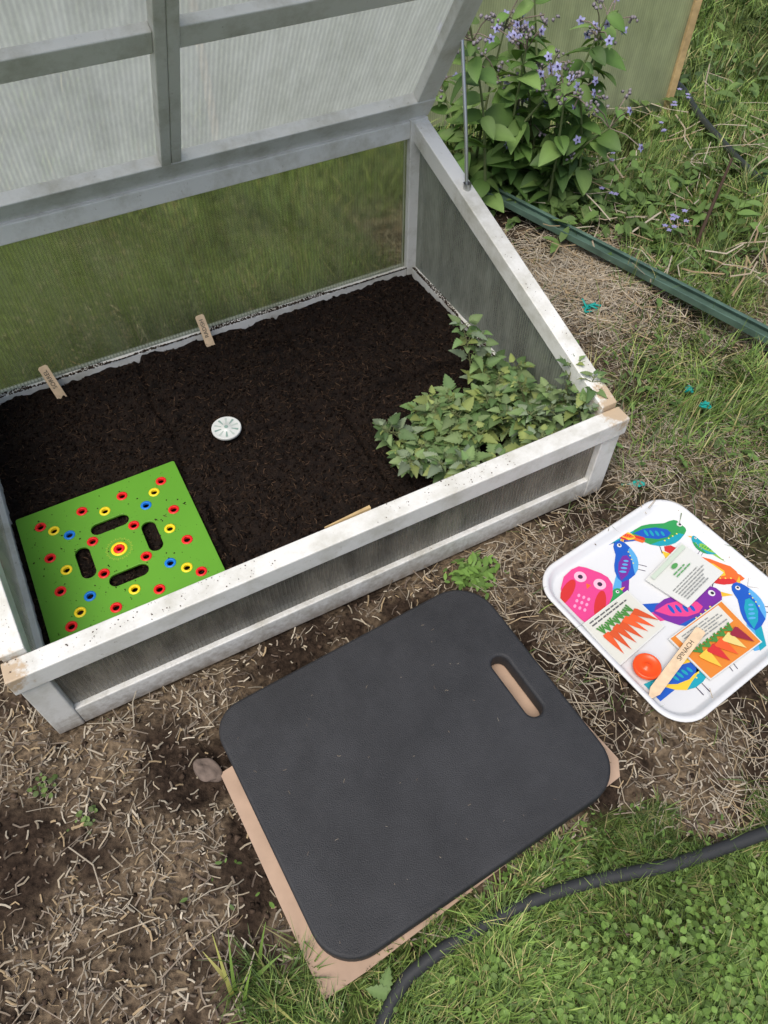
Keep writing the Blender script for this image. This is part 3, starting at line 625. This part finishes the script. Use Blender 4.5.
# ============ SEED TEMPLATE
tm=empty('seed_spacing_template',MW@Matrix.Translation((.228,.297,SZ+.018))@Matrix.Rotation(.02,4,'X')@Matrix.Rotation(-.015,4,'Y'))
S=.362;M_green=simple('green_plastic',lin(92,152,42),.38,.45,(300,.08,.0006),0,.06,5)
loops=[rrect(0,0,S,S,.005,4)];rings=[]
rc_=lin(225,35,35);yc=lin(245,215,40);bc=lin(30,120,210)
for i in(-.375,-.125,.125,.375):
    for j in(-.375,-.125,.125,.375): rings.append((i,j,rc_))
for i in(-.31,0,.31):
    for j in(-.31,0,.31):
        if i or j: rings.append((i,j,yc))
for i in(-.235,.235):
    for j in(-.235,.235): rings.append((i,j,bc))
for(i,j,c) in rings: loops.append(circ(i*S,j*S,.0074,14))
loops.append(circ(0,0,.0065,14))
for(i,j,w,h) in((0,.2,.23,.085),(0,-.2,.23,.085),(.2,0,.085,.23),(-.2,0,.085,.23)): loops.append(rrect(i*S,j*S,w*S,h*S,min(w,h)*S*.499,6))
plate('board',loops,.006,.0008,Matrix(),M_green,tm,1)
B=Batch()
def annulus(cx,cy,r0,r1,z,c,n=24):
    a=np.linspace(0,2*PI,n+1);rr=np.array([r1,r1,r0+.0004,r0,r0]);zz=np.array([.0028,z,z+.0004,z,-.003])
    V=np.stack([cx+rr[None]*np.cos(a)[:,None],cy+rr[None]*np.sin(a)[:,None],np.broadcast_to(zz,(n+1,5))],-1)
    B.add(V,gridF(1,n+1,5),np.broadcast_to(np.array(c),((n+1)*5,3)))
for(i,j,c) in rings: annulus(i*S,j*S,.0070,.0120,.0040,c)
annulus(0,0,.0060,.0115,.0044,rc_);annulus(0,0,.0122,.0175,.0040,yc)
B.build('coloured_rings',M_plastic,tm)
Q=Poly()
for k in range(36):
    a=2*PI*k/36;f=lambda x,y,a=a:(x*math.cos(a)-y*math.sin(a),x*math.sin(a)+y*math.cos(a))
    Q.add([(.024,-.0008),(.027+.002*(k%2),-.0010),(.027+.002*(k%2),.0010),(.024,.0008)],.0034,lin(150,175,60),f)
Q.build('engraved_logo',M_print,tm)
B=Batch();n=260;x=R.uniform(-.17,.17,n);y=R.uniform(-.17,.17,n);sz=.0008+.002*R.rand(n)**3
crumbs(B,np.stack([x,y,np.full(n,.0034)],1),sz,np.array([.04,.027,.018])*np.ones((n,1)));B.build('loose_soil',M_crumb,tm)
# ============ LEAFY PLANT in frame
B=Batch()
def lp(lx,ly,z): x,y=L2W(lx,ly);return np.array([x,y,z])
def leafstem(bx,by,tx,ty,hh,Ls,cols,k0=2):
    pts=catmull([lp(bx,by,.07),lp(bx*.4+tx*.6,by*.4+ty*.6,.07+hh*.7),lp(tx,ty,.07+hh)],6)
    tube(B,pts,.0028,(.16,.17,.08),5,.0012)
    a0=R.uniform(0,PI)
    for i in range(k0,len(pts)):
        tan=norm((pts[min(i,len(pts)-1)]-pts[i-1])[None])[0];a0+=PI/2+R.normal(0,.3)
        last=i==len(pts)-1
        for q in range(2 if not last else 5):
            az=a0+q*PI+R.normal(0,.35) if not last else R.uniform(0,2*PI)
            d=np.array([math.cos(az),math.sin(az),R.uniform(-.2,.6)])+tan*.35
            L=Ls*R.uniform(.65,1.25)*(1.0-.35*i/len(pts));L*=.7 if last else 1
            pet=pts[i]+norm(d[None])[0]*L*R.uniform(.4,.8)
            tube(B,[pts[i],(pts[i]+pet)/2+[0,0,.002],pet],.0010,(.16,.19,.08),4)
            d2=d+np.array([0,0,-.25]);c=np.array(cols[R.randint(len(cols))])*R.uniform(.7,1.25)
            up=np.array([[R.normal(0,.35),R.normal(0,.35),1.]])
            leaves(B,pet[None],d2[None],up,np.array([L]),np.array([L*.82]),c[None],R.uniform(.05,.5),R.uniform(.06,.22),'lobed',11,1.25)
            if L>.032:
                for sg in(-1,1):
                    sd=norm(np.cross(d2[None],up))[0]*sg+norm(d2[None])[0]*.35
                    leaves(B,(pet-norm(d2[None])[0]*L*.02)[None],sd[None],up,np.array([L*.42]),np.array([L*.36]),c[None]*.95,.2,.15,'lobed',11,1.2)
def leafplant(cx,cy,ns,spread,h,Ls,cols):
    for s in range(ns):
        a=R.uniform(0,2*PI);r=spread*math.sqrt(R.rand());bx,by=cx+.4*r*math.cos(a),cy+.4*r*math.sin(a)
        tx,ty=cx+r*math.cos(a)*1.3,cy+r*math.sin(a)*1.15;tx=min(tx,W-.05);ty=max(min(ty,.6),.055)
        leafstem(bx,by,tx,ty,h*R.uniform(.55,1.15)*(1-.3*(r/spread)**2),Ls,cols)
GL=[(.12,.20,.07),(.15,.225,.085),(.17,.235,.10),(.09,.155,.055),(.23,.28,.09)]
GP=GL+[(.20,.26,.17),(.19,.24,.15)]
leafplant(.965,.23,12,.095,.12,.043,GL)
leafplant(1.09,.23,14,.115,.13,.045,GL)
leafplant(1.22,.16,16,.085,.16,.038,GP)
leafplant(1.17,.30,7,.07,.13,.043,GL)
for (a_,b_,c_,d_,h_) in((1.14,.32,1.13,.40,.21),(1.15,.30,1.17,.38,.18),(.96,.16,.90,.10,.14),(.98,.14,.93,.05,.17),(.94,.2,.86,.17,.10),(1.24,.1,1.28,.10,.22),(1.22,.12,1.27,.16,.22),(1.25,.1,1.24,.06,.19),(1.05,.12,1.02,.05,.14),(.93,.26,.86,.28,.10),(1.12,.11,1.12,.05,.16)):
    leafstem(a_,b_,c_,d_,h_,.040,GP)
B.build('leafy_herb_plant',M_leaf)
# ============ BORAGE
B=Batch()
for s in range(24):
    bx,by=.46+R.normal(0,.11),2.44+R.normal(0,.08);a=R.uniform(0,2*PI);r=R.uniform(.05,.24)
    tx,ty=bx+r*math.cos(a),by+r*math.sin(a)*.8-.03;hh=R.uniform(.18,.66)
    pts=catmull([(bx,by,0),((bx*1.2+tx*.8)/2,(by*1.2+ty*.8)/2,hh*.55),(tx,ty,hh)],6)
    tube(B,pts,.006,(.20,.25,.11),6,.0025)
    for i in range(1,len(pts)):
        for q in range(2 if i<len(pts)-2 else 1):
            az=R.uniform(0,2*PI);d=np.array([math.cos(az),math.sin(az),R.uniform(-.3,.6)]);L=R.uniform(.05,.13)*(1.15-.5*i/len(pts))
            c=np.array([(.11,.20,.05),(.15,.24,.07),(.08,.15,.04)][R.randint(3)])*R.uniform(.7,1.25)
            leaves(B,pts[i][None],d[None],np.array([[R.normal(0,.4),R.normal(0,.4),1.]]),np.array([L]),np.array([L*.62]),c[None],R.uniform(.2,.6),.14,'oval',7,1.25)
    for q in range(6 if hh>.3 else 2):
        fp=pts[-1]+np.array([R.normal(0,.045),R.normal(0,.045),R.uniform(-.05,.05)])
        tube(B,[pts[-2],(pts[-2]+fp)/2+[0,0,.01],fp],.0018,(.25,.20,.17),4)
        if R.rand()<.45:
            n_=norm(np.array([[R.normal(0,.6),-1+R.normal(0,.4),.6]]))[0];t1=norm(np.cross(n_,[0,0,1.])[None])[0];t2=np.cross(n_,t1)
            for k in range(5):
                an=2*PI*k/5;d=t1*math.cos(an)+t2*math.sin(an)
                leaves(B,fp[None],d[None],n_[None],np.array([.014]),np.array([.009]),np.array([[.33,.33,.60]])*R.uniform(.8,1.2),.1,.05,'oval',4,1.1)
            crumbs(B,(fp+n_*.003)[None],np.array([.005]),np.array([[.08,.05,.15]]))
        else:
            for k in range(5):
                crumbs(B,(fp+R.normal(0,.009,3))[None],np.array([.008]),np.array([[.30,.27,.31]]))
B.build('borage_plant',M_leaf)
B=Batch()
for(fx,fy) in((.93,2.12),(.97,2.10),(.90,2.16),(1.0,2.85),(1.05,2.82),(.72,2.30),(1.12,2.9),(.82,2.55)):
    z0=R.uniform(.08,.16);b0=np.array([fx,fy,0.]);tip=b0+[R.normal(0,.02),R.normal(0,.02),z0];tube(B,[b0,(b0+tip)/2+[.005,0,0],tip],.0015,(.12,.18,.06),4)
    for q in range(3):
        fp=tip+R.normal(0,.012,3)
        for k in range(5):
            an=2*PI*k/5;d=np.array([math.cos(an),math.sin(an),.1]);leaves(B,fp[None],d[None],np.array([[0,0,1.]]),np.array([.011]),np.array([.007]),np.array([[.32,.30,.55]]),.1,.05,'oval',4,1.1)
B.build('wild_flowers',M_leaf)
B=Batch()
n=7;x=np.array([-.24,-.235,-.22,-.25,-.19,-.2,-.21]);y=np.array([.10,.105,.09,.12,.10,.14,.12])
blades(B,np.stack([x,y,gz(x,y)],1),np.array([2.0,1.7,1.2,2.4,-.6,1.3,.6]),np.array([.10,.12,.09,.07,.10,.11,.08]),np.full(n,.0075),np.array([1.1,.7,.5,.9,1.0,.5,.8]),np.array([[.35,.36,.08],[.17,.28,.05],[.17,.28,.05],[.40,.38,.12],[.38,.38,.12],[.15,.25,.05],[.15,.25,.05]]),6)
leaves(B,np.array([[.0,.105,.02],[.005,.10,.02],[-.005,.11,.015]]),np.array([[.2,.8,.1],[-.9,.2,.1],[.7,-.5,.1]]),np.array([[0,0,1.]]*3),np.array([.035,.035,.03]),np.array([.02,.02,.018]),np.array([[.14,.22,.07]]*3),.15,.12,'serr',9)
B.build('seedling_weed',M_leaf)
# ============ HOSE
B=Batch()
hp=[(1.15,.47),(.95,.41),(.80,.378),(.688,.345),(.60,.318),(.50,.290),(.354,.262),(.247,.231),(.125,.177),(.060,.140),(.026,.110),(-.005,.055),(-.02,-.02),(-.03,-.15)]
tube(B,catmull([(a,b_,.013+.003*math.sin(7*a)) for a,b_ in hp],8),.0110,(.030,.032,.034),16)
B.build('garden_hose',tint_mat('hose_rubber',.6,0,.35,(60,.3,.002)),None,True)
B=Batch();tube(B,catmull([(1.05,3.45,.05),(1.19,3.2,.06),(1.22,2.95,.05),(1.28,2.65,.04),(1.33,2.38,.05),(1.42,2.1,.02)],8),.013,(.03,.035,.03),10)
B.build('irrigation_pipe',tint_mat('pipe_plastic',.45,0,.4),None,True)
B=Batch();tube(B,catmull([(1.02,2.16,.0),(1.035,2.18,.13),(1.05,2.2,.27)],5),.007,(.09,.06,.045),7,.004);B.build('dead_stem',M_straw,None,True)
ch=empty('green_metal_channel')
M_gm=simple('green_metal',(.095,.16,.125),.30,.5,(25,.1,.002),.2,.3,14)
a=np.array([.345,2.395]);d=np.array([.714,-.715]);d/=np.linalg.norm(d);p=np.array([-d[1],d[0]])*-1
def chan(nm,o0,o1,z0,z1,L0=0.,L1=1.75,m=M_gm):
    q=[a+d*L0+p*o0,a+d*L1+p*o0,a+d*L1+p*o1,a+d*L0+p*o1]
    dz0,dz1=.055,.02
    return hexa(nm,[(q[0][0],q[0][1],z0+dz0),(q[1][0],q[1][1],z0+dz1),(q[2][0],q[2][1],z0+dz1),(q[3][0],q[3][1],z0+dz0),(q[0][0],q[0][1],z1+dz0),(q[1][0],q[1][1],z1+dz1),(q[2][0],q[2][1],z1+dz1),(q[3][0],q[3][1],z1+dz0)],m,ch,.001)
chan('web',-.020,.020,0,.003);chan('flange_1',-.024,-.0205,-.002,.018);chan('flange_2',.0205,.024,-.002,.018);chan('lip',-.0205,-.012,.015,.0175)
fp_=empty('polycarbonate_screen',Matrix.Translation((1.118,3.06,0))@Matrix.Rotation(math.radians(8),4,'Z'))
box('panel',-1.75,-.012,-.003,.003,.02,.95,M_pfence,fp_,0)
box('timber_post',-.012,.014,-.02,.02,0,.97,M_wood,fp_)
box('timber_post_far',-1.78,-1.75,-.02,.02,0,.97,M_wood,fp_)
bpy.ops.mesh.primitive_ico_sphere_add(subdivisions=4,radius=.024,location=(-.331,.452,.008));st=bpy.context.object;st.name='stone';st.scale=(1.15,.75,.55);st.rotation_euler=(0,.1,-.5)
for v in st.data.vertices:
    c=v.co*60;k=1+.6*(float(vnoise(c.x+c.z,c.y-c.z,1.1,5))-.5);v.co*=k
for p_ in st.data.polygons:p_.use_smooth=True
st.data.materials.append(simple('stone',(.15,.115,.095),.85,.2,(70,.6,.003),0,.3,60))
M_tw=tint_mat('twine',.6,0,.3)
for i,(x0,y0,s0) in enumerate(((.609,1.807,.030),(.607,1.126,.022),(.815,1.46,.014),(.84,1.40,.014))):
    B=Batch()
    for q in range(3):
        pts=[(x0+R.normal(0,s0*.6),y0+R.normal(0,s0*.35),.016+.016*R.rand()) for _ in range(7)]
        tube(B,catmull(pts,5),.0030,(.01,.30,.26),5)
    B.build('twine_scrap'+('' if i==0 else f'.{i:03d}'),M_tw,None,True)
# ============ LIGHT
w=bpy.data.worlds.new('World');scene.world=w;w.use_nodes=True;nt=w.node_tree;bg=nt.nodes['Background']
sk=nt.nodes.new('ShaderNodeTexSky');sk.sky_type='NISHITA';sk.sun_disc=False
el,az=math.radians(64),math.radians(-150)
sk.sun_elevation=el;sk.sun_rotation=az;sk.air_density=1.0;sk.dust_density=4.0;sk.ozone_density=.5
nt.links.new(sk.outputs[0],bg.inputs[0]);bg.inputs[1].default_value=.145
sl=bpy.data.lights.new('sun','SUN');sl.energy=2.6;sl.angle=math.radians(40);sl.color=(1,.965,.90)
so=bpy.data.objects.new('sun',sl);scene.collection.objects.link(so)
dirv=Vector((math.sin(az)*math.cos(el),math.cos(az)*math.cos(el),math.sin(el)))
so.rotation_euler=dirv.to_track_quat('Z','Y').to_euler();so.location=dirv*5
# ============ CAMERA
cd=bpy.data.cameras.new('camera');cd.sensor_fit='VERTICAL';cd.sensor_height=36;cd.lens=740/1024*36;cd.clip_start=.02;cd.clip_end=500
co=bpy.data.objects.new('camera',cd);co.location=(0,0,1.4);co.rotation_euler=(math.radians(90-52.75),0,0);scene.collection.objects.link(co);scene.camera=co
